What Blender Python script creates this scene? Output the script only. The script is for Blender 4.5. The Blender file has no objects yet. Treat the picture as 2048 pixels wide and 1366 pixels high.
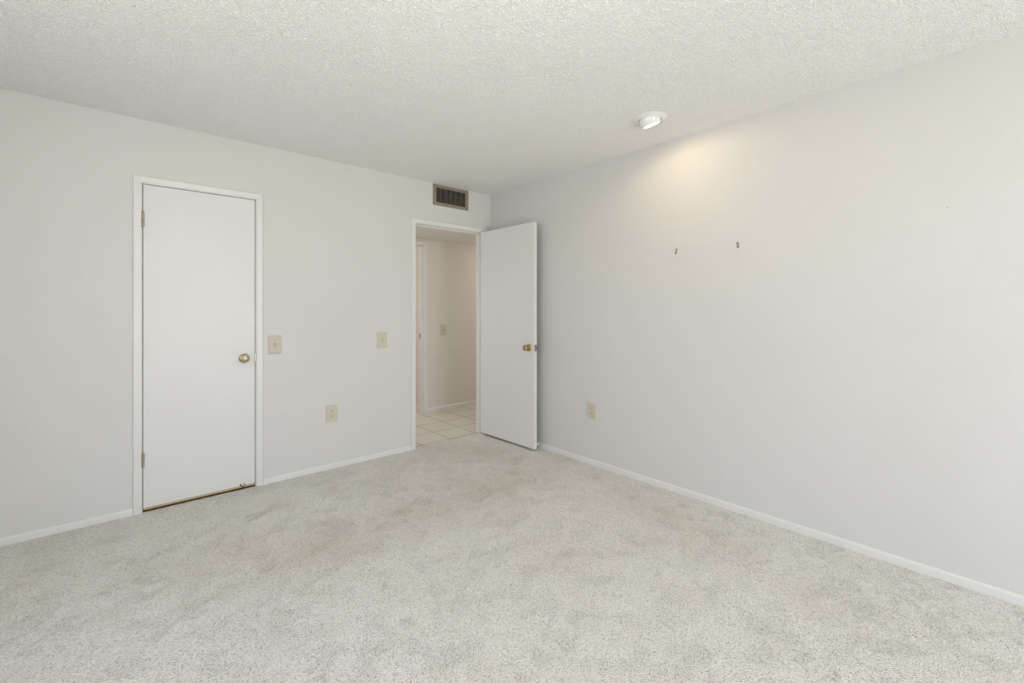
import bpy, bmesh, math
from mathutils import Vector, Matrix

scene = bpy.context.scene
COL = scene.collection
R = math.radians

# ------------------------------------------------------------------ camera
YAW = 0.726304
cam_d = bpy.data.cameras.new('camera')
cam_d.sensor_width = 36.0
cam_d.lens = 885.545 / 2048 * 36.0
cam_d.shift_y = -(683 - 619.12) / 2048
cam_d.clip_start = 0.02
cam = bpy.data.objects.new('camera', cam_d)
cam.location = (-2.8775, -3.5735, 1.2592)
cam.rotation_euler = (R(90), 0, -YAW)
COL.objects.link(cam)
scene.camera = cam

# ------------------------------------------------------------------ room dimensions
H = 2.44            # ceiling
XL, YB = -3.95, -6.2   # left wall / window wall
WT = 0.114          # wall thickness
WX0, WX1, WZ0, WZ1 = -2.50, -0.75, 0.02, 2.06     # glazed sliding door opening
SY0, SY1, SZ0, SZ1 = -2.65, -1.75, 0.85, 2.00       # window in the left wall
HY = 1.174          # far wall of the hall
HH = 2.114          # hall ceiling

# ------------------------------------------------------------------ daylight
world = bpy.data.worlds.new('daylight')
scene.world = world
world.use_nodes = True
wn = world.node_tree
wn.nodes.clear()
w_out = wn.nodes.new('ShaderNodeOutputWorld')
w_bg = wn.nodes.new('ShaderNodeBackground')
w_tc = wn.nodes.new('ShaderNodeTexCoord')
w_sep = wn.nodes.new('ShaderNodeSeparateXYZ')
w_rmp = wn.nodes.new('ShaderNodeValToRGB')
wn.links.new(w_tc.outputs['Generated'], w_sep.inputs[0])
w_map = wn.nodes.new('ShaderNodeMapRange')
w_map.inputs['From Min'].default_value = -1
w_map.inputs['From Max'].default_value = 1
wn.links.new(w_sep.outputs['Z'], w_map.inputs['Value'])
wn.links.new(w_map.outputs[0], w_rmp.inputs[0])
cr = w_rmp.color_ramp
cr.elements[0].position = 0.0
cr.elements[0].color = (1.28, 1.235, 1.16, 1)      # sunlit ground
cr.elements[1].position = 1.0
cr.elements[1].color = (0.66, 0.84, 1.12, 1)        # zenith
e = cr.elements.new(0.49); e.color = (1.19, 1.155, 1.09, 1)
e = cr.elements.new(0.52); e.color = (1.04, 1.09, 1.15, 1)
wn.links.new(w_rmp.outputs[0], w_bg.inputs['Color'])
w_bg.inputs['Strength'].default_value = 7.55
wn.links.new(w_bg.outputs[0], w_out.inputs['Surface'])

def area(name, loc, rot, sx, sy, energy, color, portal=False):
    d = bpy.data.lights.new(name, 'AREA')
    d.shape = 'RECTANGLE'; d.size = sx; d.size_y = sy
    d.energy = energy; d.color = color
    if portal: d.cycles.is_portal = True
    o = bpy.data.objects.new(name, d)
    o.location = loc; o.rotation_euler = rot
    COL.objects.link(o)
    return o
area('window_daylight_portal', ((WX0+WX1)/2, YB-WT-0.01, (WZ0+WZ1)/2), (R(90), 0, 0),
     WX1-WX0, WZ1-WZ0, 1, (1, 1, 1), portal=True)
area('side_daylight_portal', (XL-WT-0.01, (SY0+SY1)/2, (SZ0+SZ1)/2), (R(90), 0, R(-90)),
     SY1-SY0, SZ1-SZ0, 1, (1, 1, 1), portal=True)

# ------------------------------------------------------------------ view
scene.view_settings.view_transform = 'Standard'
scene.view_settings.look = 'None'
scene.view_settings.gamma = 1
scene.view_settings.use_curve_mapping = False
scene.view_settings.exposure = 0.0
scene.cycles.max_bounces = 8
scene.cycles.diffuse_bounces = 6
scene.cycles.glossy_bounces = 3
scene.cycles.caustics_reflective = False
scene.cycles.caustics_refractive = False
scene.cycles.use_adaptive_sampling = True
scene.cycles.adaptive_threshold = 0.08
scene.cycles.adaptive_min_samples = 16
scene.cycles.sample_clamp_indirect = 10

# ------------------------------------------------------------------ node helpers
class NT:
    def __init__(s, name):
        s.m = bpy.data.materials.new(name); s.m.use_nodes = True
        s.t = s.m.node_tree; s.t.nodes.clear()
        s.out = s.t.nodes.new('ShaderNodeOutputMaterial')
        s.b = s.t.nodes.new('ShaderNodeBsdfPrincipled')
        s.t.links.new(s.b.outputs[0], s.out.inputs['Surface'])
        s._tc = None
    def n(s, typ, ins=None, **props):
        x = s.t.nodes.new(typ)
        for k, v in props.items(): setattr(x, k, v)
        for k, v in (ins or {}).items(): s.set(x.inputs[k], v)
        return x
    def set(s, sock, v):
        if hasattr(v, 'is_output') or isinstance(v, bpy.types.NodeSocket): s.t.links.new(v, sock)
        else: sock.default_value = v
    def P(s):
        if not s._tc: s._tc = s.n('ShaderNodeTexCoord')
        return s._tc.outputs['Object']
    def math(s, op, a, b=0.0, c=0.0, clamp=False):
        x = s.n('ShaderNodeMath', operation=op, use_clamp=clamp)
        for i, v in enumerate((a, b, c)): s.set(x.inputs[i], v)
        return x.outputs[0]
    def vmath(s, op, a, b=(0, 0, 0)):
        x = s.n('ShaderNodeVectorMath', operation=op)
        s.set(x.inputs[0], a); s.set(x.inputs[1], b)
        return x
    def mapr(s, v, a, b, c, d, smooth=True):
        x = s.n('ShaderNodeMapRange', {'Value': v, 'From Min': a, 'From Max': b, 'To Min': c, 'To Max': d})
        if smooth: x.interpolation_type = 'SMOOTHSTEP'
        return x.outputs[0]
    def mix(s, f, a, b, mode='MIX'):
        x = s.n('ShaderNodeMix', data_type='RGBA', blend_type=mode)
        s.set(x.inputs[0], f); s.set(x.inputs[6], a); s.set(x.inputs[7], b)
        return x.outputs[2]
    def noise(s, scale, detail=2.0, rough=0.5, vec=None):
        return s.n('ShaderNodeTexNoise', {'Vector': vec or s.P(), 'Scale': scale, 'Detail': detail, 'Roughness': rough})
    def voro(s, scale, feature='F1', vec=None, rnd=1.0):
        x = s.n('ShaderNodeTexVoronoi', {'Vector': vec or s.P(), 'Scale': scale, 'Randomness': rnd}, feature=feature)
        return x
    def bump(s, h, dist, strength=1.0, normal=None):
        x = s.n('ShaderNodeBump', {'Height': h, 'Distance': dist, 'Strength': strength})
        if normal: s.set(x.inputs['Normal'], normal)
        s.set(s.b.inputs['Normal'], x.outputs[0])
        return x.outputs[0]
    def ellipse(s, cx, cy, rx, ry, ang=0.0, axes='XY', soft=0.0):
        """1 inside, falling smoothly to 0 at the rim"""
        d = s.vmath('SUBTRACT', s.P(), {'XY': (cx, cy, 0), 'YZ': (0, cx, cy), 'XZ': (cx, 0, cy)}[axes]).outputs[0]
        sp = s.n('ShaderNodeSeparateXYZ', {0: d})
        a, b = {'XY': (0, 1), 'YZ': (1, 2), 'XZ': (0, 2)}[axes]
        a, b = sp.outputs[a], sp.outputs[b]
        ca, sa = math.cos(ang), math.sin(ang)
        u = s.math('ADD', s.math('MULTIPLY', a, ca/rx), s.math('MULTIPLY', b, sa/rx))
        v = s.math('ADD', s.math('MULTIPLY', a, -sa/ry), s.math('MULTIPLY', b, ca/ry))
        r = s.math('SQRT', s.math('ADD', s.math('MULTIPLY', u, u), s.math('MULTIPLY', v, v)))
        return s.mapr(r, soft, 1.0, 1.0, 0.0)

def col(*c): return (c[0], c[1], c[2], 1.0)

def simple(name, c, rough=0.5, metal=0.0, spec=0.5, bump=None):
    s = NT(name)
    s.b.inputs['Base Color'].default_value = col(*c)
    s.b.inputs['Roughness'].default_value = rough
    s.b.inputs['Metallic'].default_value = metal
    s.b.inputs['Specular IOR Level'].default_value = spec
    if bump:
        n = s.noise(bump[0], 3.0)
        s.bump(n.outputs[0], bump[1], 1.0)
    return s.m

# painted wall with light roller stipple, optional marks
def wall_mat(name, c, marks=()):
    s = NT(name)
    base = col(*c)
    n1 = s.noise(1.3, 2.0)
    k = s.mapr(n1.outputs[0], 0.3, 0.7, 0.0, 1.0)
    color = s.mix(k, col(c[0]*0.985, c[1]*0.985, c[2]*0.975), base)
    for (cx, cy, rx, ry, ang, axes, amt, mc) in marks:
        f = s.math('MULTIPLY', s.ellipse(cx, cy, rx, ry, ang, axes), amt)
        color = s.mix(f, color, col(*mc))
    s.set(s.b.inputs['Base Color'], color)
    s.b.inputs['Roughness'].default_value = 0.55
    s.b.inputs['Specular IOR Level'].default_value = 0.3
    n = s.noise(170.0, 3.0, 0.6)
    s.bump(n.outputs[0], 0.0011, 0.7)
    return s.m

WALLC = (0.70, 0.696, 0.682)
M_wall = wall_mat('wall_paint', WALLC, [
    (-3.013, 0.723, 0.05, 0.008, 0.1, 'XZ', 0.25, (0.62, 0.60, 0.56)),
    (-1.75, 0.62, 0.02, 0.006, 0.6, 'XZ', 0.25, (0.6, 0.58, 0.55))])
G = (0.30, 0.29, 0.27)
M_wallr = wall_mat('wall_paint_marked_dimmed', (0.685, 0.681, 0.672), [  # same paint as the other walls, darkened to offset too much light here
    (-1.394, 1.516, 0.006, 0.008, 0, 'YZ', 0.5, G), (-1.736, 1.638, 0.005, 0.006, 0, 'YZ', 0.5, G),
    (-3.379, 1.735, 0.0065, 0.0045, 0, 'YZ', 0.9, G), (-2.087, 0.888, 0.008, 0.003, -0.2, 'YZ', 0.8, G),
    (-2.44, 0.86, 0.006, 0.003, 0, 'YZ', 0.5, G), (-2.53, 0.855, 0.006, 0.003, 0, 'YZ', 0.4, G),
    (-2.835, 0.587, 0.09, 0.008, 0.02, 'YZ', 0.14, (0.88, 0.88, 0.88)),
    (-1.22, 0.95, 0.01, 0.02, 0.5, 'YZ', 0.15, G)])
M_hall = wall_mat('hall_wall_paint', (0.74, 0.715, 0.68))
M_trim = simple('white_enamel_trim', (0.76, 0.756, 0.745), 0.35, bump=(60, 0.0003))
M_door = simple('white_enamel_door', (0.755, 0.753, 0.745), 0.38, bump=(25, 0.0006))
M_ivory = simple('ivory_plastic', (0.61, 0.58, 0.46), 0.35)
M_ivory_l = simple('pale_glossy_plastic', (0.62, 0.58, 0.50), 0.08)
M_slot = simple('dark_slot', (0.03, 0.025, 0.02), 0.8)
M_brass = simple('antique_brass', (0.50, 0.37, 0.19), 0.28, 1.0, bump=(40, 0.0004))
M_brass_d = simple('dull_brass', (0.46, 0.40, 0.28), 0.35, 1.0, bump=(60, 0.0004))
M_nickel = simple('worn_hinge_metal', (0.40, 0.36, 0.26), 0.35, 0.9)
M_darkmetal = simple('dark_metal', (0.10, 0.085, 0.07), 0.4, 0.8)
M_vent = simple('taupe_enamel', (0.255, 0.235, 0.17), 0.5)
M_blade = simple('taupe_blade', (0.24, 0.22, 0.18), 0.45, 0.2)
M_black = simple('duct_interior', (0.012, 0.011, 0.010), 0.9)
M_white_gloss = simple('white_lamp_enamel', (0.84, 0.84, 0.82), 0.12)
M_rubber = simple('white_rubber', (0.8, 0.8, 0.8), 0.6)
M_steel = simple('hook_metal', (0.42, 0.38, 0.27), 0.3, 0.9)

# raw wood
s = NT('raw_wood')
w = s.n('ShaderNodeTexWave', {'Vector': s.P(), 'Scale': 30.0, 'Distortion': 6.0, 'Detail': 3.0}, bands_direction='Z')
s.set(s.b.inputs['Base Color'], s.mix(w.outputs[0], col(0.30, 0.20, 0.10), col(0.55, 0.43, 0.26)))
s.b.inputs['Roughness'].default_value = 0.8
M_wood = s.m
M_barewood = simple('unpainted_door_edge', (0.50, 0.41, 0.25), 0.8, bump=(80, 0.001))

# ceiling: sprayed acoustic texture
s = NT('popcorn_ceiling')
n1 = s.noise(215.0, 2.0, 0.6)
n2 = s.noise(45.0, 2.0, 0.5)
gr = s.voro(190.0)
grc = s.n('ShaderNodeSeparateColor', {0: gr.outputs['Color']})
lump = s.math('MULTIPLY', s.mapr(gr.outputs['Distance'], 0.10, 0.70, 1.0, 0.0), grc.outputs[0])
hgt = s.math('ADD', s.math('ADD', s.mapr(n1.outputs[0], 0.38, 0.68, 0.0, 0.8), lump), s.math('MULTIPLY', n2.outputs[0], 0.4))
s.set(s.b.inputs['Base Color'], col(0.90, 0.895, 0.88))
s.b.inputs['Roughness'].default_value = 0.9
s.b.inputs['Specular IOR Level'].default_value = 0.0
dsp = s.n('ShaderNodeDisplacement', {'Height': hgt, 'Midlevel': 0.0, 'Scale': 0.0031})
s.t.links.new(dsp.outputs[0], s.out.inputs['Displacement'])
s.m.displacement_method = 'BOTH'
M_ceil = s.m
M_hallceil = simple('hall_ceiling_paint', (0.72, 0.69, 0.64), 0.8, bump=(150, 0.001))

# ceramic tile of the hall
s = NT('beige_floor_tile')
sp = s.n('ShaderNodeSeparateXYZ', {0: s.P()})
fx = s.math('FRACT', s.math('DIVIDE', s.math('ADD', sp.outputs[0], 10*0.311 + 0.146), 0.311))
fy = s.math('FRACT', s.math('DIVIDE', s.math('ADD', sp.outputs[1], 10*0.313 - 0.07), 0.313))
def line(f):
    d = s.math('MINIMUM', f, s.math('SUBTRACT', 1.0, f))
    return s.mapr(d, 0.005, 0.013, 1.0, 0.0)
g = s.math('MAXIMUM', line(fx), line(fy))
n = s.noise(9.0, 4.0)
tile = s.mix(n.outputs[0], col(0.62, 0.59, 0.53), col(0.70, 0.67, 0.61))
s.set(s.b.inputs['Base Color'], s.mix(g, tile, col(0.20, 0.17, 0.13)))
s.set(s.b.inputs['Roughness'], s.math('ADD', 0.32, s.math('MULTIPLY', g, 0.5)))
s.bump(s.math('SUBTRACT', 1.0, g), 0.002)
M_tile = s.m

# berber carpet: looped pile in chevron ribs with coloured flecks and traffic soil
s = NT('berber_carpet')
P = s.P()
wob = s.noise(14.0, 2.0)
pw = s.vmath('ADD', P, s.vmath('MULTIPLY', wob.outputs[1], (0.03, 0.03, 0.0)).outputs[0]).outputs[0]
cell = s.voro(14.0, vec=pw)
cellr = s.n('ShaderNodeSeparateColor', {0: cell.outputs['Color']})
sp = s.n('ShaderNodeSeparateXYZ', {0: s.vmath('ADD', P, s.vmath('MULTIPLY', s.noise(30.0, 2.0).outputs[1], (0.008, 0.008, 0.0)).outputs[0]).outputs[0]})
dA = s.math('SUBTRACT', s.math('MULTIPLY', sp.outputs[0], 0.7071), s.math('MULTIPLY', sp.outputs[1], 0.7071))
dB = s.math('ADD', s.math('MULTIPLY', sp.outputs[0], 0.7071), s.math('MULTIPLY', sp.outputs[1], 0.7071))
ribA = s.math('SINE', s.math('MULTIPLY', dA, 2*math.pi/0.0088))
ribB = s.math('SINE', s.math('MULTIPLY', dB, 2*math.pi/0.0088))
pick = s.math('GREATER_THAN', cellr.outputs[0], 0.42)
rib = s.math('ADD', s.math('MULTIPLY', ribA, pick), s.math('MULTIPLY', s.math('MULTIPLY', ribB, 0.5), s.math('SUBTRACT', 1.0, pick)))
ribamp = s.mapr(cellr.outputs[1], 0.2, 0.8, 0.0, 1.0)
loop = s.voro(185.0)
fuzz = s.noise(420.0, 2.0)
loop_h = s.mapr(loop.outputs['Distance'], 0.1, 0.75, 1.0, 0.0)
hgt = s.math('ADD', loop_h, s.math('MULTIPLY', s.math('MULTIPLY', rib, ribamp), 0.75))
hgt = s.math('ADD', hgt, s.math('MULTIPLY', fuzz.outputs[0], 0.4))
# per-loop colour
lc = s.n('ShaderNodeSeparateColor', {0: loop.outputs['Color']})
base = s.mix(lc.outputs[2], col(0.72, 0.70, 0.655), col(0.89, 0.87, 0.825))
fl = s.voro(330.0)
fc = s.n('ShaderNodeSeparateColor', {0: fl.outputs['Color']})
fmask = s.math('GREATER_THAN', fc.outputs[0], 0.92)
flc = s.n('ShaderNodeValToRGB', {0: fc.outputs[1]})
flc.color_ramp.interpolation = 'CONSTANT'
rr = flc.color_ramp
rr.elements[0].color = col(0.20, 0.13, 0.09); rr.elements[1].position = 0.22; rr.elements[1].color = col(0.30, 0.20, 0.12)
for p_, c_ in ((0.42, (0.14, 0.14, 0.16)), (0.58, (0.36, 0.34, 0.33)), (0.78, (0.42, 0.27, 0.19)), (0.92, (0.40, 0.37, 0.22))):
    ee = rr.elements.new(p_); ee.color = col(*c_)
base = s.mix(s.math('MULTIPLY', fmask, 0.70), base, flc.outputs[0])
# darker colour in the crevices between the loops
base = s.mix(s.mapr(loop.outputs['Distance'], 0.5, 0.9, 0.0, 0.22), base, col(0.42, 0.39, 0.35))
# traffic soil
big = s.noise(2.6, 3.0, 0.55)
soil = None
for (cx, cy, rx, ry, ang, amt) in (
        (-0.50, -0.45, 0.34, 0.75, 0.35, 0.75), (-0.85, -1.12, 0.75, 0.45, 0.1, 0.75),
        (-1.45, -1.17, 0.70, 0.42, 0.0, 0.8), (-2.1, -1.15, 0.70, 0.42, -0.05, 0.95),
        (-0.45, -2.3, 0.30, 0.85, -0.3, 0.7), (-2.5, -0.9, 0.5, 0.45, 0.0, 0.55),
        (-0.62, -3.1, 0.35, 0.6, 0.0, 0.4), (-1.25, -2.05, 0.3, 0.45, 0.6, 0.3),
        (-0.6, -0.02, 0.22, 0.10, 0.0, 0.9), (-3.2, -1.6, 0.5, 0.6, 0, 0.35)):
    e_ = s.math('MULTIPLY', s.ellipse(cx, cy, rx, ry, ang), amt)
    soil = e_ if soil is None else s.math('MAXIMUM', soil, e_)
soil = s.math('MULTIPLY', soil, s.mapr(big.outputs[0], 0.25, 0.7, 0.45, 1.0))
base = s.mix(s.math('MULTIPLY', soil, 0.55), base, s.mix(1.0, base, col(0.74, 0.68, 0.60), 'MULTIPLY'))
lane = s.mapr(s.noise(5.5, 3.0, 0.6).outputs[0], 0.42, 0.72, 0.0, 0.22)
base = s.mix(lane, base, s.mix(1.0, base, col(0.78, 0.73, 0.66), 'MULTIPLY'))
for (cx, cy, rx, ry, ang, amt, mc) in (
        (-2.246, -0.531, 0.13, 0.035, 0.5, 0.55, (0.40, 0.36, 0.26)), (-2.28, -0.50, 0.05, 0.03, 0.3, 0.4, (0.30, 0.27, 0.2)),
        (-1.979, -1.689, 0.045, 0.018, 0.9, 0.45, (0.50, 0.42, 0.20)), (-1.67, -1.669, 0.05, 0.03, 0.3, 0.35, (0.48, 0.42, 0.24)),
        (-0.70, -1.36, 0.05, 0.03, 0.3, 0.35, (0.48, 0.42, 0.25)), (-1.62, -1.50, 0.05, 0.03, 0.3, 0.3, (0.48, 0.42, 0.24))):
    base = s.mix(s.math('MULTIPLY', s.ellipse(cx, cy, rx, ry, ang), amt), base, col(*mc))
s.set(s.b.inputs['Base Color'], base)
s.b.inputs['Roughness'].default_value = 1.0
s.b.inputs['Specular IOR Level'].default_value = 0.05
s.bump(hgt, 0.0026, 0.8)
M_carpet = s.m

def emit(name, c, st):
    s = NT(name)
    em = s.n('ShaderNodeEmission', {'Color': col(*c), 'Strength': st})
    s.t.links.new(em.outputs[0], s.out.inputs['Surface'])
    return s.m
M_bulb = emit('lit_bulb_face', (1.0, 0.86, 0.66), 14.0)
M_globe = emit('lit_fill_globe', (1.0, 0.965, 0.93), 25.0)
M_hallbulb = emit('lit_hall_globe', (1.0, 0.74, 0.45), 3.0)
s = NT('window_glass')
tr = s.n('ShaderNodeBsdfTransparent'); gl = s.n('ShaderNodeBsdfGlossy', {'Roughness': 0.02})
mx = s.n('ShaderNodeMixShader', {0: 0.06, 1: tr.outputs[0], 2: gl.outputs[0]})
s.t.links.new(mx.outputs[0], s.out.inputs['Surface'])
M_glass = s.m

# ------------------------------------------------------------------ mesh helpers
def link(name, bm, mat, parent=None, smooth=False, loc=None, rot=None):
    me = bpy.data.meshes.new(name)
    bmesh.ops.recalc_face_normals(bm, faces=bm.faces)
    bm.to_mesh(me); bm.free()
    me.materials.append(mat)
    if smooth:
        for p in me.polygons: p.use_smooth = True
        try: me.set_sharp_from_angle(angle=R(35))
        except Exception: pass
    o = bpy.data.objects.new(name, me)
    COL.objects.link(o)
    if parent: o.parent = parent
    if loc: o.location = loc
    if rot: o.rotation_euler = rot
    return o

def empty(name, loc, rz=0.0):
    o = bpy.data.objects.new(name, None)
    o.empty_display_size = 0.05
    o.location = loc; o.rotation_euler = (0, 0, rz)
    COL.objects.link(o)
    return o

def tag(o, label=None, cat=None, group=None, kind=None):
    if label: o['label'] = label
    if cat: o['category'] = cat
    if group: o['group'] = group
    if kind: o['kind'] = kind
    return o

def box(bm, x0, x1, y0, y1, z0, z1, bev=0.0, seg=2):
    r = bmesh.ops.create_cube(bm, size=1.0)
    vs = r['verts']
    for v in vs:
        v.co = Vector((x0 + (v.co.x+.5)*(x1-x0), y0 + (v.co.y+.5)*(y1-y0), z0 + (v.co.z+.5)*(z1-z0)))
    if bev > 0:
        es = list({e for v in vs for e in v.link_edges})
        bmesh.ops.bevel(bm, geom=es, offset=bev, segments=seg, affect='EDGES', profile=0.5)
    return bm

def bx(*a, **k):
    bm = bmesh.new(); box(bm, *a, **k); return bm

def lathe(prof, seg=48, axis=(0, -1, 0), origin=(0, 0, 0), bm=None, cap=True):
    """prof: list of (radius, distance along the axis)"""
    bm = bm or bmesh.new()
    a = Vector(axis).normalized()
    u = a.orthogonal().normalized(); w = a.cross(u)
    o = Vector(origin)
    rings = []
    for r_, d_ in prof:
        if r_ < 1e-6: rings.append([bm.verts.new(o + a*d_)])
        else: rings.append([bm.verts.new(o + a*d_ + (u*math.cos(2*math.pi*i/seg) + w*math.sin(2*math.pi*i/seg))*r_) for i in range(seg)])
    for A, B in zip(rings, rings[1:]):
        for i in range(seg):
            j = (i+1) % seg
            if len(A) == 1 and len(B) == 1: continue
            if len(A) == 1: bm.faces.new((A[0], B[i], B[j]))
            elif len(B) == 1: bm.faces.new((A[i], A[j], B[0]))
            else: bm.faces.new((A[i], A[j], B[j], B[i]))
    return bm

def tube(pts, r_, seg=10, bm=None, caps=True):
    bm = bm or bmesh.new()
    pts = [Vector(p) for p in pts]
    rings = []
    up = None
    for i, p in enumerate(pts):
        t = (pts[min(i+1, len(pts)-1)] - pts[max(i-1, 0)]).normalized()
        if up is None: up = t.orthogonal().normalized()
        u = (up - t*up.dot(t)).normalized(); w = t.cross(u); up = u
        rings.append([bm.verts.new(p + (u*math.cos(2*math.pi*k/seg) + w*math.sin(2*math.pi*k/seg))*r_) for k in range(seg)])
    for A, B in zip(rings, rings[1:]):
        for i in range(seg):
            j = (i+1) % seg
            bm.faces.new((A[i], A[j], B[j], B[i]))
    if caps:
        bm.faces.new(rings[0][::-1]); bm.faces.new(rings[-1])
    return bm

def extrude_profile(prof, p0, p1, out, up=(0, 0, 1)):
    """prof (a, b): a along 'out', b along 'up'; swept p0 -> p1"""
    bm = bmesh.new()
    out, up = Vector(out), Vector(up)
    A = [bm.verts.new(Vector(p0) + out*a + up*b) for a, b in prof]
    B = [bm.verts.new(Vector(p1) + out*a + up*b) for a, b in prof]
    n = len(prof)
    for i in range(n):
        j = (i+1) % n
        bm.faces.new((A[i], A[j], B[j], B[i]))
    bm.faces.new(A[::-1]); bm.faces.new(B)
    return bm

def grid_wall(xs, zs, holes, to3, thick):
    """wall slab made of cells, leaving out the holes; outer and inner faces closed by the cell boxes"""
    bm = bmesh.new()
    vid = {}
    def V(i, j, k):
        if (i, j, k) not in vid: vid[(i, j, k)] = bm.verts.new(to3(xs[i], zs[j], thick*k))
        return vid[(i, j, k)]
    solid = lambda i, j: 0 <= i < len(xs)-1 and 0 <= j < len(zs)-1 and not any(
        hx0 - 1e-6 <= xs[i] and xs[i+1] <= hx1 + 1e-6 and hz0 - 1e-6 <= zs[j] and zs[j+1] <= hz1 + 1e-6 for hx0, hx1, hz0, hz1 in holes)
    for i in range(len(xs)-1):
        for j in range(len(zs)-1):
            if not solid(i, j): continue
            bm.faces.new((V(i, j, 0), V(i+1, j, 0), V(i+1, j+1, 0), V(i, j+1, 0)))
            bm.faces.new((V(i, j, 1), V(i, j+1, 1), V(i+1, j+1, 1), V(i+1, j, 1)))
            for (di, dj, a, b) in ((-1, 0, (i, j), (i, j+1)), (1, 0, (i+1, j), (i+1, j+1)), (0, -1, (i, j), (i+1, j)), (0, 1, (i, j+1), (i+1, j+1))):
                if not solid(i+di, j+dj):
                    bm.faces.new((V(*a, 0), V(*b, 0), V(*b, 1), V(*a, 1)))
    return bm

def wall(name, xs, zs, holes, to3, thick, mat):
    allx = sorted(set(list(xs) + [v for h in holes for v in h[:2]]))
    allz = sorted(set(list(zs) + [v for h in holes for v in h[2:]]))
    o = link(name, grid_wall(allx, allz, holes, to3, thick), mat)
    return tag(o, kind='structure')

# ------------------------------------------------------------------ room shell
D1 = (-2.767, -2.149, 2.041)       # closet door opening: left, right, top (inside the jamb)
D2 = (-0.868, -0.098, 2.041)       # hall door opening
JT = 0.019                          # jamb board thickness
VX0, VX1, VZ0, VZ1 = -0.690, -0.285, 2.238, 2.434
ZB = -0.012
wall('wall_front', (XL-WT, WT+2.6), (ZB, H+0.1),
     [(D1[0]-JT, D1[1]+JT, ZB, D1[2]+JT), (D2[0]-JT, D2[1]+JT, ZB, D2[2]+JT),
      (VX0+0.03, VX1-0.03, VZ0+0.024, VZ1-0.027)],
     lambda a, b, k: (a, k, b), WT, M_wall)
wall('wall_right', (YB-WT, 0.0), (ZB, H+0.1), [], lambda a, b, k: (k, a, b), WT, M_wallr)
wall('wall_left', (YB-WT, 0.0), (ZB, H+0.1), [(SY0, SY1, SZ0, SZ1)], lambda a, b, k: (XL-k, a, b), WT, M_wall)
wall('wall_back', (XL, 0.0), (ZB, H+0.1), [(WX0, WX1, WZ0, WZ1)], lambda a, b, k: (a, YB-k, b), WT, M_wall)
LX, LY = -0.424, -2.094             # eyeball lamp
HOLE = (LX-0.068, LX+0.068, LY-0.068, LY+0.068)
def ceiling_mesh():
    import numpy as np
    V = []; F = []; base = 0
    def block(x0, x1, y0, y1, step):
        nonlocal base
        nx = max(1, round((x1-x0)/step)); ny = max(1, round((y1-y0)/step))
        xs = np.linspace(x0, x1, nx+1); ys = np.linspace(y0, y1, ny+1)
        X, Y = np.meshgrid(xs, ys)
        V.append(np.stack([X.ravel(), Y.ravel(), np.full(X.size, H)], 1))
        i, j = np.meshgrid(np.arange(nx), np.arange(ny))
        a = (j*(nx+1)+i).ravel() + base
        cxm = (xs[i.ravel()]+xs[i.ravel()+1])/2; cym = (ys[j.ravel()]+ys[j.ravel()+1])/2
        keep = ~((cxm > HOLE[0]) & (cxm < HOLE[1]) & (cym > HOLE[2]) & (cym < HOLE[3]))
        a = a[keep]
        F.append(np.stack([a, a+nx+1, a+nx+2, a+1], 1))       # faces look down
        base += X.size
    block(-3.55, 0.0, -1.5, 0.0, 0.0040)
    block(-3.55, 0.0, -3.6, -1.5, 0.0026)
    block(XL, -3.55, -3.6, 0.0, 0.05)
    block(XL, 0.0, YB, -3.6, 0.05)
    v = np.concatenate(V); f = np.concatenate(F)
    me = bpy.data.meshes.new('ceiling')
    # closed top so that the slab has thickness
    n0 = len(v)
    tv = np.array([(x, y, H+0.09) for x, y in ((XL, YB), (0, YB), (0, 0), (XL, 0))])
    v = np.concatenate([v, tv]); f = np.concatenate([f, np.array([[n0, n0+1, n0+2, n0+3]])])
    me.vertices.add(len(v)); me.vertices.foreach_set('co', v.astype(np.float32).ravel())
    me.loops.add(f.size); me.loops.foreach_set('vertex_index', f.astype(np.int32).ravel())
    me.polygons.add(len(f)); me.polygons.foreach_set('loop_start', np.arange(0, f.size, 4, dtype=np.int32))
    me.update(calc_edges=True)
    me.materials.append(M_ceil)
    me.polygons.foreach_set('use_smooth', np.ones(len(f), dtype=bool))
    o = bpy.data.objects.new('ceiling', me); COL.objects.link(o)
    return tag(o, kind='structure')
ceiling_mesh()

# carpet floor with its tongue in the doorway and a slightly wavy cut edge
bm = bmesh.new()
n = 28
edge = []
for i in range(n+1):
    x = D2[0] + (D2[1]-D2[0])*i/n
    edge.append((x, 0.028 + 0.004*math.sin(i*1.7) + 0.003*math.sin(i*0.6)))
poly = [(XL, YB), (0.0, YB), (0.0, 0.0), (D2[1], 0.0)] + edge[::-1] + [(D2[0], 0.0), (D1[1], 0.0), (D1[1], -0.001), (D1[0], -0.001), (D1[0], 0.0), (XL, 0.0)]
top = [bm.verts.new((x, y, 0.0)) for x, y in poly]
bot = [bm.verts.new((x, y, ZB)) for x, y in poly]
bm.faces.new(top); bm.faces.new(bot[::-1])
for i in range(len(poly)):
    j = (i+1) % len(poly)
    if (Vector(poly[i])-Vector(poly[j])).length > 1e-6: bm.faces.new((top[i], bot[i], bot[j], top[j]))
bmesh.ops.triangulate(bm, faces=[f for f in bm.faces if len(f.verts) > 4])
tag(link('floor', bm, M_carpet), kind='structure')

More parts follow.
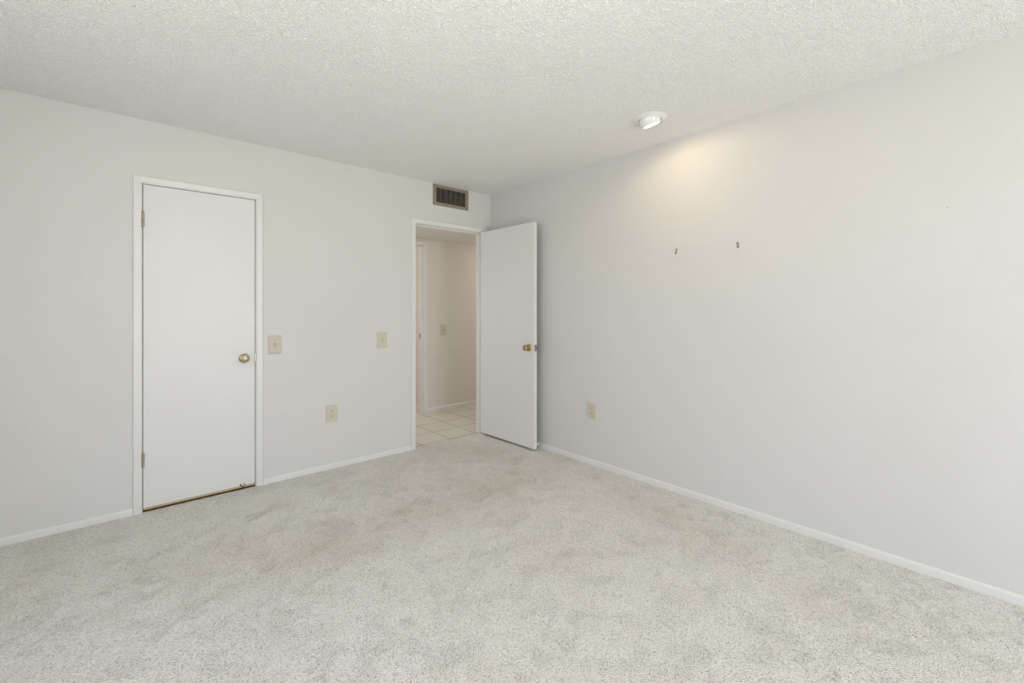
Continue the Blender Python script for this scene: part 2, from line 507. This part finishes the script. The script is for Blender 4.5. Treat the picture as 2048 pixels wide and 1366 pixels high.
# ------------------------------------------------------------------ hall beyond the open door
HX0, HX1 = -1.6, 2.6
tag(link('floor_hall', bx(HX0, HX1, -0.001, 3.4, -0.05, ZB+0.007), M_tile), kind='structure')
HD = (-0.86, -0.10, 2.041)         # doorway in the far wall of the hall
wall('wall_hall_far', (HX0, HX1), (ZB, H+0.1), [(HD[0]-JT, HD[1]+JT, ZB, HD[2]+JT)], lambda a, b, k: (a, HY+k, b), WT, M_hall)
wall('ceiling_hall', (HX0, HX1), (WT, HY), [], lambda a, b, k: (a, b, HH+k), 0.05, M_hallceil)
wall('wall_hall_left', (WT, 3.4), (ZB, H+0.1), [], lambda a, b, k: (HX0-k, a, b), WT, M_hall)
wall('wall_hall_right', (WT, HY), (ZB, H+0.1), [], lambda a, b, k: (HX1+k, a, b), WT, M_hall)
wall('wall_bath_right', (HY+WT, 3.4), (ZB, H+0.1), [], lambda a, b, k: (-0.032+k, a, b), WT, M_hall)
wall('wall_bath_far', (HX0, -0.032+WT), (ZB, H+0.1), [], lambda a, b, k: (a, 3.4+k, b), WT, M_hall)
wall('ceiling_bath', (HX0, -0.032+WT), (HY+WT, 3.4), [], lambda a, b, k: (a, b, H+k), 0.05, M_hallceil)
# closet behind the shut door
bm = bmesh.new()
box(bm, -3.2, -3.15, WT, 0.8, ZB, H); box(bm, -1.80, -1.75, WT, 0.8, ZB, H)
box(bm, -3.2, -1.75, 0.8, 0.85, ZB, H); box(bm, -3.2, -1.75, WT, 0.85, H, H+0.05)
tag(link('wall_closet', bm, M_hall), kind='structure')
tag(link('floor_closet', bx(-3.2, -1.75, 0.0, 0.85, -0.05, ZB+0.010), M_wood), kind='structure')

# ------------------------------------------------------------------ trim: casings, jambs, baseboards
CAS = [(0.0, 0.0), (0.0, 0.009), (0.004, 0.012), (0.026, 0.014), (0.036, 0.0145), (0.0405, 0.0115), (0.042, 0.006), (0.042, 0.0)]
def casing(name, x0, x1, zt, y, sgn, mat=M_trim, z0=0.0):
    """mitred three-sided moulding; x0, x1, zt = its inner edges; sgn -1 projects towards -y"""
    bm = bmesh.new()
    loops = []
    for (a, d) in CAS:
        loops.append([bm.verts.new((x0-a, y+sgn*d, z0)), bm.verts.new((x0-a, y+sgn*d, zt+a)),
                      bm.verts.new((x1+a, y+sgn*d, zt+a)), bm.verts.new((x1+a, y+sgn*d, z0))])
    m = len(loops)
    for i in range(m):
        j = (i+1) % m
        for k in range(3):
            bm.faces.new((loops[i][k], loops[j][k], loops[j][k+1], loops[i][k+1]))
    bm.faces.new([l[0] for l in loops]); bm.faces.new([l[3] for l in loops][::-1])
    return tag(link(name, bm, mat), kind='structure')

def jamb(name, D, y0, y1, stop0, stop1, sw=0.011):
    x0, x1, zt = D
    bm = bmesh.new()
    box(bm, x0-JT, x0, y0, y1, ZB, zt, 0.0008, 1)
    box(bm, x1, x1+JT, y0, y1, ZB, zt, 0.0008, 1)
    box(bm, x0-JT, x1+JT, y0, y1, zt, zt+JT, 0.0008, 1)
    st = bmesh.new()
    box(st, x0, x0+sw, stop0, stop1, ZB+0.004, zt-sw, 0.0015, 2)
    box(st, x1-sw, x1, stop0, stop1, ZB+0.004, zt-sw, 0.0015, 2)
    box(st, x0, x1, stop0, stop1, zt-sw, zt, 0.0015, 2)
    o = tag(link(name, bm, M_trim), kind='structure')
    link('door_stop_strip', st, M_trim, o)
    return o

casing('trim_1', D1[0]-0.0045, D1[1]+0.0045, D1[2]+0.0045, 0.0, -1)
jamb('trim_2', D1, -0.0005, WT, 0.036, 0.070)
casing('trim_3', D2[0]-0.0045, D2[1]+0.0045, D2[2]+0.0015, 0.0, -1)
o = jamb('trim_4', D2, -0.0005, WT+0.001, 0.040, 0.100)
# strike plate on the left jamb of the hall door
bm = bx(D2[0]-0.0002, D2[0]+0.0012, 0.006, 0.032, 0.89, 0.95, 0.0004, 1)
box(bm, D2[0]-0.0045, D2[0]+0.001, -0.0022, 0.007, 0.897, 0.945, 0.0006, 1)
link('strike_plate', bm, M_brass_d, o)
casing('trim_5', D2[0]-0.0045, D2[1]+0.0045, D2[2]+0.0045, WT, 1)
casing('trim_6', HD[0]-0.0045, HD[1]+0.0045, HD[2]+0.0045, HY, -1, z0=ZB+0.007)
o = jamb('trim_7', HD, HY-0.0005, HY+WT+0.001, HY+0.03, HY+0.065)
link('strike_plate', bx(HD[1]-0.0012, HD[1]+0.0002, HY+0.075, HY+0.100, 0.90, 0.96, 0.0004, 1), M_darkmetal, o)

BB = [(0.0, 0.0), (0.012, 0.0), (0.012, 0.030), (0.0112, 0.036), (0.0085, 0.0405), (0.004, 0.043), (0.0, 0.0435)]
def baseboard(name, p0, p1, out, h=1.0, z=0.0):
    prof = [(a, b*h) for a, b in BB]
    return tag(link(name, extrude_profile(prof, (p0[0], p0[1], z), (p1[0], p1[1], z), out), M_trim), kind='structure')
baseboard('baseboard_front', (XL, 0), (D1[0]-0.0465, 0), (0, -1, 0))
baseboard('baseboard_front', (D1[1]+0.0465, 0), (D2[0]-0.0465, 0), (0, -1, 0))
baseboard('baseboard_front', (D2[1]+0.0465, 0), (0, 0), (0, -1, 0))
baseboard('baseboard_right', (0, 0), (0, YB), (-1, 0, 0))
baseboard('baseboard_left', (XL, 0), (XL, YB), (1, 0, 0))
baseboard('baseboard_back', (XL, YB), (0, YB), (0, 1, 0))
baseboard('baseboard_hall', (HD[1]+0.0465, HY), (HX1, HY), (0, -1, 0), 1.25, ZB+0.007)
baseboard('baseboard_bath', (-0.032, HY+WT), (-0.032, 3.4), (-1, 0, 0), 1.25, ZB+0.007)
# bare wooden strip on the floor under the closet door
tag(link('trim_8', bx(D1[0], D1[1], 0.0, 0.050, ZB, 0.001, 0.001, 1), M_wood), kind='structure')

# ------------------------------------------------------------------ doors
def knob_set(parent, at, axis, mat):
    """knob with rosette; axis = outward direction"""
    kn = lathe([(0.0115, 0.004), (0.0110, 0.016), (0.0125, 0.024), (0.0185, 0.031), (0.0245, 0.038), (0.0262, 0.046),
                (0.0255, 0.053), (0.0225, 0.0575), (0.0190, 0.0580), (0.0165, 0.0560), (0.0130, 0.0575), (0.0060, 0.0590), (0.0, 0.0592)], 48, axis, at)
    k = link('knob', kn, mat, parent, True)
    ro = lathe([(0.0330, 0.0), (0.0332, 0.0025), (0.0318, 0.0045), (0.0290, 0.0052), (0.0272, 0.0040), (0.0255, 0.0050), (0.0190, 0.0085), (0.0135, 0.0095), (0.0, 0.0095)], 48, axis, at)
    link('rosette', ro, mat, k, True)
    return k

def hinge(parent, at, z, mat=M_nickel, leafdir=None):
    bm = bmesh.new()
    for i in range(5):
        z0 = z - 0.0445 + i*0.0178
        lathe([(0.0, z0), (0.0058, z0), (0.0062, z0+0.0006), (0.0062, z0+0.0170), (0.0058, z0+0.0176), (0.0, z0+0.0176)], 20, (0, 0, 1), (at[0], at[1], 0), bm)
    lathe([(0.0, z+0.0445), (0.0040, z+0.0445), (0.0046, z+0.047), (0.0030, z+0.050), (0.0, z+0.0505)], 16, (0, 0, 1), (at[0], at[1], 0), bm)
    lathe([(0.0, z-0.0490), (0.0030, z-0.0485), (0.0044, z-0.0465), (0.0040, z-0.0445), (0.0, z-0.0445)], 16, (0, 0, 1), (at[0], at[1], 0), bm)
    h_ = link('hinge', bm, mat, parent, True)
    link('hinge_leaf', bx(at[0]-0.0005, at[0]+0.0012, at[1], at[1]+0.030, z-0.0445, z+0.0445), mat, h_)
    return h_

# closet door, shut
d1 = tag(empty('door_1', (D1[0], 0, 0)), kind='structure')
ox = D1[0]
link('slab', bx(0.003, D1[1]-ox-0.0035, 0.0, 0.034, 0.026, 2.0375, 0.0012, 2), M_door, d1)
link('bare_lower_edge', bx(0.004, D1[1]-ox-0.0045, 0.0006, 0.033, 0.012, 0.0262, 0.001, 1), M_barewood, d1)
k1 = knob_set(d1, (-2.219-ox, 0.0, 0.918), (0, -1, 0), M_brass_d)
for z in (1.8205, 0.3275): hinge(d1, (0.0015, -0.0065), z)
bm = bx(D1[1]-ox-0.0030, D1[1]-ox-0.0004, -0.0015, 0.020, 0.889, 0.950, 0.0004, 1)
box(bm, D1[1]-ox-0.0025, D1[1]-ox+0.0042, -0.0035, 0.0005, 0.893, 0.946, 0.0006, 1)
link('strike_plate', bm, M_brass_d, d1)
# small bent metal catch on the door's lower edge
bm = tube([(0.525, -0.002, 0.034), (0.528, -0.010, 0.031), (0.536, -0.013, 0.024), (0.546, -0.014, 0.016), (0.553, -0.014, 0.014)], 0.0028, 8)
tube([(0.547, -0.002, 0.038), (0.551, -0.009, 0.033), (0.549, -0.013, 0.026)], 0.0022, 8, bm)
lathe([(0.0, 0.0), (0.0045, 0.0), (0.0045, 0.002), (0.0, 0.003)], 12, (0, -1, 0), (0.526, 0.0, 0.035), bm)
link('door_catch', bm, M_darkmetal, d1, True, )

# hall door, open about 91 degrees, hinged on the right jamb
PIN = (-0.0995, -0.0085, 0)
d2 = tag(empty('door_2', PIN, R(1.2)), kind='structure')
# local frame: -y runs along the open leaf, -x is the face towards the room
LW = 0.762
link('slab', bx(-0.043, -0.008, -LW, -0.004, 0.020, 2.0375, 0.0012, 2), M_door, d2)
knob_set(d2, (-0.043, -(LW-0.066), 0.918), (-1, 0, 0), M_brass)
knob_set(d2, (-0.008, -(LW-0.066), 0.918), (1, 0, 0), M_brass)
bm = bx(-0.0385, -0.0125, -LW-0.0010, -LW+0.003, 0.889, 0.947, 0.0005, 1)
lp = link('latch_plate', bm, M_brass_d, d2)
bm = extrude_profile([(0, 0), (0.009, 0.002), (0.011, 0.013), (0, 0.013)], (-0.032, -LW, 0.909), (-0.032, -LW, 0.927), (0, -1, 0), (1, 0, 0))
link('latch_bolt', bm, M_nickel, lp)
for z in (1.8205, 1.06, 0.3275): hinge(d2, (0.0, 0.0), z)
bm = lathe([(0.0, 0.0), (0.010, 0.0), (0.010, 0.002), (0.004, 0.003), (0.004, 0.020), (0.0075, 0.021), (0.0080, 0.030), (0.006, 0.033), (0.0, 0.033)], 20, (1, 0, 0), (-0.008, -0.752, 0.055))
link('door_bumper', bm, M_rubber, d2, True)

# ------------------------------------------------------------------ wall plates
def plate_bm(w, h, t=0.006, bev=0.0035):
    """plate lying in local xz, front towards -y"""
    bm = bmesh.new()
    ring = lambda i, y: [bm.verts.new((sx*(w/2-i), y, sz*(h/2-i))) for sx, sz in ((-1, -1), (1, -1), (1, 1), (-1, 1))]
    rs = [ring(0, 0), ring(0, -t*0.35), ring(bev*0.35, -t*0.75), ring(bev, -t)]
    for A, B in zip(rs, rs[1:]):
        for i in range(4):
            j = (i+1) % 4
            bm.faces.new((A[i], A[j], B[j], B[i]))
    bm.faces.new(rs[-1]); bm.faces.new(rs[0][::-1])
    return bm

def screws(parent, zs, y, mat):
    for z in zs:
        bm = lathe([(0.0033, 0.0), (0.0032, 0.0008), (0.002, 0.0013), (0.0, 0.0014)], 16, (0, -1, 0), (0, y, z))
        sc = link('screw', bm, mat, parent, True)
        link('screw_slot', bx(-0.0028, 0.0028, y-0.0015, y-0.0012, z-0.0004, z+0.0004), M_slot, sc)

def switch(loc, rz, label, mat, t=0.006, bev=0.0035, up=True):
    e_ = empty('light_switch', loc, rz)
    tag(e_, label, 'light switch')
    link('plate', plate_bm(0.089, 0.133, t, bev), mat, e_)
    link('toggle_slot', bx(-0.0052, 0.0052, -t-0.0004, -t+0.001, -0.0125, 0.0125), M_slot, e_)
    bm = bmesh.new()
    box(bm, -0.0042, 0.0042, -t-0.002, -t+0.002, -0.0115, 0.0115, 0.001, 2)
    s_ = 1 if up else -1
    prof = [(-0.001, -0.006), (-0.001, 0.006), (0.013, 0.011), (0.0145, 0.009), (0.0145, 0.005), (0.0125, 0.002)]
    b2 = extrude_profile([(a, b*s_) for a, b in prof], (-0.0036, -t, 0), (0.0036, -t, 0), (0, -1, 0))
    me = bpy.data.meshes.new('tmp'); b2.to_mesh(me); b2.free(); bm.from_mesh(me); bpy.data.meshes.remove(me)
    link('toggle', bm, mat, e_)
    screws(e_, (0.030, -0.030), -t, mat)
    return e_

def outlet(loc, rz, label):
    e_ = empty('wall_outlet', loc, rz)
    tag(e_, label, 'outlet', )
    t = 0.006
    link('plate', plate_bm(0.089, 0.133, t), M_ivory, e_)
    for z in (0.0195, -0.0195):
        bm = bmesh.new()
        n_ = 28; pts = []
        for i in range(n_):
            a = 2*math.pi*i/n_
            pts.append((0.0172*math.cos(a), max(-0.0135, min(0.0135, 0.0172*math.sin(a)))))
        A = [bm.verts.new((x, -t+0.001, z+q)) for x, q in pts]; B = [bm.verts.new((x, -t-0.0018, z+q)) for x, q in pts]
        C_ = [bm.verts.new((x*0.95, -t-0.0024, z+q*0.95)) for x, q in pts]
        for P1, P2 in ((A, B), (B, C_)):
            for i in range(n_):
                j = (i+1) % n_; bm.faces.new((P1[i], P1[j], P2[j], P2[i]))
        bm.faces.new(C_)
        rc = link('receptacle', bm, M_ivory, e_)
        y = -t-0.0026
        link('slot', bx(-0.0078, -0.0052, y, y+0.001, z+0.000, z+0.0085), M_slot, rc)
        link('slot', bx(0.0052, 0.0076, y, y+0.001, z+0.001, z+0.0080), M_slot, rc)
        link('ground_hole', lathe([(0.003, 0.0), (0.003, 0.0004), (0.0, 0.0004)], 14, (0, -1, 0), (0, y+0.0003, z-0.0065)), M_slot, rc)
    screws(e_, (0.0,), -t, M_ivory)
    return e_

switch((-2.0245, 0, 1.002), 0, 'glossy pale light switch plate with raised rim, right beside the closed closet door', M_ivory_l, 0.010, 0.016)
switch((-1.1925, 0, 0.9985), 0, 'ivory light switch on the wall just left of the open doorway', M_ivory, 0.008, 0.005)
switch((0.183, HY, 1.0015), 0, 'ivory light switch on the hall wall seen through the open doorway', M_ivory)
outlet((-1.6155, 0, 0.4355), 0, 'ivory double outlet low on the left wall between the two doors')
outlet((0, -1.315, 0.4375), R(-90), 'ivory double outlet low on the right wall beside the open door')

# ------------------------------------------------------------------ air vent
vt = empty('air_vent', ((VX0+VX1)/2, 0, (VZ0+VZ1)/2))
tag(vt, 'taupe metal air vent grille above the open doorway, just under the ceiling', 'air vent')
W2, H2 = (VX1-VX0)/2, (VZ1-VZ0)/2
w2, h2 = W2-0.036, H2-0.030
bm = bmesh.new()
prof = [(0.0, 0.0), (0.0, -0.003), (0.003, -0.0055), (0.028, -0.0075), (0.031, -0.006), (0.031, 0.012)]
rg = []
for a, y in prof:
    fx_, fz_ = a*0.036/0.031, a*0.030/0.031
    rg.append([bm.verts.new((sx*(W2-fx_), y, sz*(H2-fz_))) for sx, sz in ((-1, -1), (1, -1), (1, 1), (-1, 1))])
for A, B in zip(rg, rg[1:]):
    for i in range(4):
        j = (i+1) % 4; bm.faces.new((A[i], A[j], B[j], B[i]))
link('frame', bm, M_vent, vt)
NB = 17
for i in range(NB):
    x = -w2 + (i+0.5+0.25)*2*w2/(NB+0.5)
    bm = bmesh.new(); box(bm, -0.0013, 0.0013, -0.009, 0.009, -h2-0.001, h2+0.001, 0.0005, 1)
    bl = link('blade', bm, M_blade, vt, False, (x, 0.008, 0), (0, 0, R((4, -6, 9)[i % 3])))
for i in range(6):
    z = -h2 + (i+0.5)*2*h2/6
    link('rear_blade', bx(-w2, w2, 0.026, 0.040, z-0.0008, z+0.0008), M_black, vt)
bm = bmesh.new()
a0 = [bm.verts.new((sx*(w2-0.0005), 0.012, sz*(h2-0.0005))) for sx, sz in ((-1, -1), (1, -1), (1, 1), (-1, 1))]
a1 = [bm.verts.new((sx*(w2-0.0005), 0.100, sz*(h2-0.0005))) for sx, sz in ((-1, -1), (1, -1), (1, 1), (-1, 1))]
for i in range(4):
    j = (i+1) % 4; bm.faces.new((a0[i], a0[j], a1[j], a1[i]))
bm.faces.new(a1)
link('duct', bm, M_black, vt)
link('damper_lever', bx(-0.030, 0.000, -0.0035, -0.0005, -0.006, -0.001, 0.001, 1), M_blade, vt)
for x, z in ((-w2+0.014, 0.045), (-w2+0.008, 0.004)):
    link('rivet', lathe([(0.003, 0.0), (0.0025, 0.0015), (0.0, 0.002)], 12, (0, -1, 0), (x, -0.002, z)), M_rubber, vt, True)

# ------------------------------------------------------------------ eyeball downlight
AIM = Vector((0.31, -0.13, -0.94)).normalized()
lt = empty('recessed_light', (LX, LY, H))
tag(lt, 'lit white eyeball spotlight recessed in the ceiling, aimed at the right wall', 'ceiling light')
ring = lathe([(0.104, 0.0), (0.1045, 0.0025), (0.101, 0.005), (0.080, 0.0075), (0.0715, 0.012), (0.0690, 0.0125), (0.0680, 0.010), (0.0680, -0.030)], 72, (0, 0, -1))
link('trim_ring', ring, M_white_gloss, lt, True)
can = lathe([(0.068, -0.022), (0.0665, -0.085), (0.0, -0.085)], 48, (0, 0, -1))
link('housing', can, M_black, lt, True)
RB = 0.0655
BC = Vector((0, 0, -0.006))
prof = []
for i in range(0, 25):
    a = math.pi - i*(math.pi - R(56))/24
    prof.append((RB*math.sin(a), RB*math.cos(a)))
cr_, cd_ = prof[-1]
prof += [(cr_-0.0025, cd_-0.0005), (cr_-0.004, cd_-0.008), (0.044, cd_-0.016)]
link('eyeball', lathe(prof, 64, AIM, BC), M_white_gloss, lt, True)
bulb = lathe([(0.0, cd_-0.001), (0.020, cd_-0.002), (0.036, cd_-0.006), (0.043, cd_-0.012), (0.044, cd_-0.018), (0.0, cd_-0.018)], 48, AIM, BC)
link('bulb', bulb, M_bulb, lt, True)
sd = bpy.data.lights.new('eyeball_spot', 'SPOT')
sd.energy = 4.8; sd.color = (1.0, 0.76, 0.42); sd.spot_size = R(158); sd.spot_blend = 0.42; sd.shadow_soft_size = 0.015
so = bpy.data.objects.new('eyeball_spot', sd)
so.location = Vector((LX, LY, H)) + BC + AIM*(cd_+0.004)
so.rotation_euler = AIM.to_track_quat('-Z', 'Y').to_euler()
COL.objects.link(so)

# ------------------------------------------------------------------ added globe light, unseen above the frame, brightens ceiling and room
cg = empty('added_fill_globe', (-2.30, -3.05, H))
tag(cg, 'unseen white globe light added above the frame to brighten the bedroom', 'ceiling light')
link('canopy', lathe([(0.0, 0.0), (0.065, 0.0), (0.065, 0.008), (0.05, 0.02), (0.02, 0.03), (0.02, 0.06), (0.045, 0.085), (0.05, 0.115), (0.0, 0.118)], 40, (0, 0, -1)), M_brass, cg, True)
link('globe', lathe([(0.050, 0.115), (0.085, 0.145), (0.115, 0.185), (0.128, 0.235), (0.120, 0.285), (0.095, 0.325), (0.055, 0.352), (0.0, 0.362)], 40, (0, 0, -1)), M_globe, cg, True)

# ------------------------------------------------------------------ picture hooks on the right wall
def picture_hook(y, z, label, tilt, wide):
    e_ = empty('picture_hook', (0, y, z), 0)
    e_.rotation_euler = (R(tilt), 0, 0)
    tag(e_, label, 'picture hook')
    w_ = 0.0055 if wide else 0.0032
    bm = bmesh.new()
    # flat strap folded up into a hook at its foot
    path = [(-0.0012, 0.020), (-0.0012, -0.010), (-0.004, -0.0165), (-0.009, -0.0175), (-0.0125, -0.013), (-0.0135, -0.006)]
    for (a, b), (c, d) in zip(path, path[1:]):
        q = [(a, b), (c, d), (c-0.0012, d), (a-0.0012, b)]
        A = [bm.verts.new((u, -w_, v)) for u, v in q]; B = [bm.verts.new((u, w_, v)) for u, v in q]
        for i in range(4):
            j = (i+1) % 4; bm.faces.new((A[i], A[j], B[j], B[i]))
        bm.faces.new(A[::-1]); bm.faces.new(B)
    link('strap', bm, M_steel, e_)
    link('nail', tube([(0.004, 0, 0.010), (-0.012, 0, 0.017)], 0.0013, 8), M_darkmetal, e_, True)
    link('nail_head', lathe([(0.0, 0.0), (0.003, 0.0), (0.003, 0.0012), (0.0, 0.0016)], 12, (-0.9, 0, 0.4), (-0.011, 0, 0.0165)), M_steel, e_, True)
picture_hook(-2.043, 1.660, 'small narrow metal picture hook on the right wall, the one nearer the open door', 8, False)
picture_hook(-2.449, 1.660, 'small wider metal picture hook on the right wall, the one farther from the open door', -10, True)

# ------------------------------------------------------------------ window in the wall behind the camera
def window(name, loc, rz, width, height):
    wd = tag(empty(name, loc, rz), kind='structure')
    ww, wh = width/2, height
    bm = bmesh.new()
    f_ = 0.045
    box(bm, -ww, ww, -0.03, 0.03, 0, f_); box(bm, -ww, ww, -0.03, 0.03, wh-f_, wh)
    box(bm, -ww, -ww+f_, -0.03, 0.03, f_, wh-f_); box(bm, ww-f_, ww, -0.03, 0.03, f_, wh-f_)
    box(bm, -0.022, 0.022, -0.028, 0.028, f_, wh-f_)
    link('window_frame', bm, M_trim, wd)
    link('pane', bx(-ww+f_, -0.022, -0.003, 0.001, f_, wh-f_), M_glass, wd)
    link('pane', bx(0.022, ww-f_, -0.003, 0.001, f_, wh-f_), M_glass, wd)
    link('window_sill', bx(-ww-0.03, ww+0.03, WT/2+0.0005, WT/2+0.03, -0.012, 0.0, 0.003, 2), M_trim, wd)
window('window_1', ((WX0+WX1)/2, YB-WT/2, WZ0), 0, WX1-WX0, WZ1-WZ0)
window('window_2', (XL-WT/2, (SY0+SY1)/2, SZ0), R(-90), SY1-SY0, SZ1-SZ0)

# ------------------------------------------------------------------ warm globe light further down the hall
gl_ = empty('hall_light', (1.75, 0.65, HH))
tag(gl_, 'warm glass globe light on the hall ceiling', 'ceiling light')
link('canopy', lathe([(0.0, 0.0), (0.07, 0.0), (0.07, 0.012), (0.045, 0.02), (0.0, 0.02)], 32, (0, 0, -1)), M_brass, gl_, True)
link('globe', lathe([(0.045, 0.02), (0.075, 0.035), (0.095, 0.07), (0.09, 0.11), (0.06, 0.145), (0.0, 0.16)], 32, (0, 0, -1)), M_hallbulb, gl_, True)
hd = bpy.data.lights.new('hall_lamp', 'POINT'); hd.energy = 14; hd.color = (1.0, 0.91, 0.79); hd.shadow_soft_size = 0.08
ho = bpy.data.objects.new('hall_lamp', hd); ho.location = (1.75, 0.65, HH-0.26); COL.objects.link(ho)
area('bath_fill', (-0.9, 2.6, H-0.03), (0, 0, 0), 0.5, 0.3, 15, (1.0, 0.92, 0.80))  # added panel without a fixture, brightens the room past the hall door
# added unseen panel at the hall's left end, brightens jambs and far wall
area('hall_fill', (HX0+0.03, 0.65, 1.2), (R(90), 0, R(-90)), 0.9, 1.6, 5.0, (0.94, 0.97, 1.0))
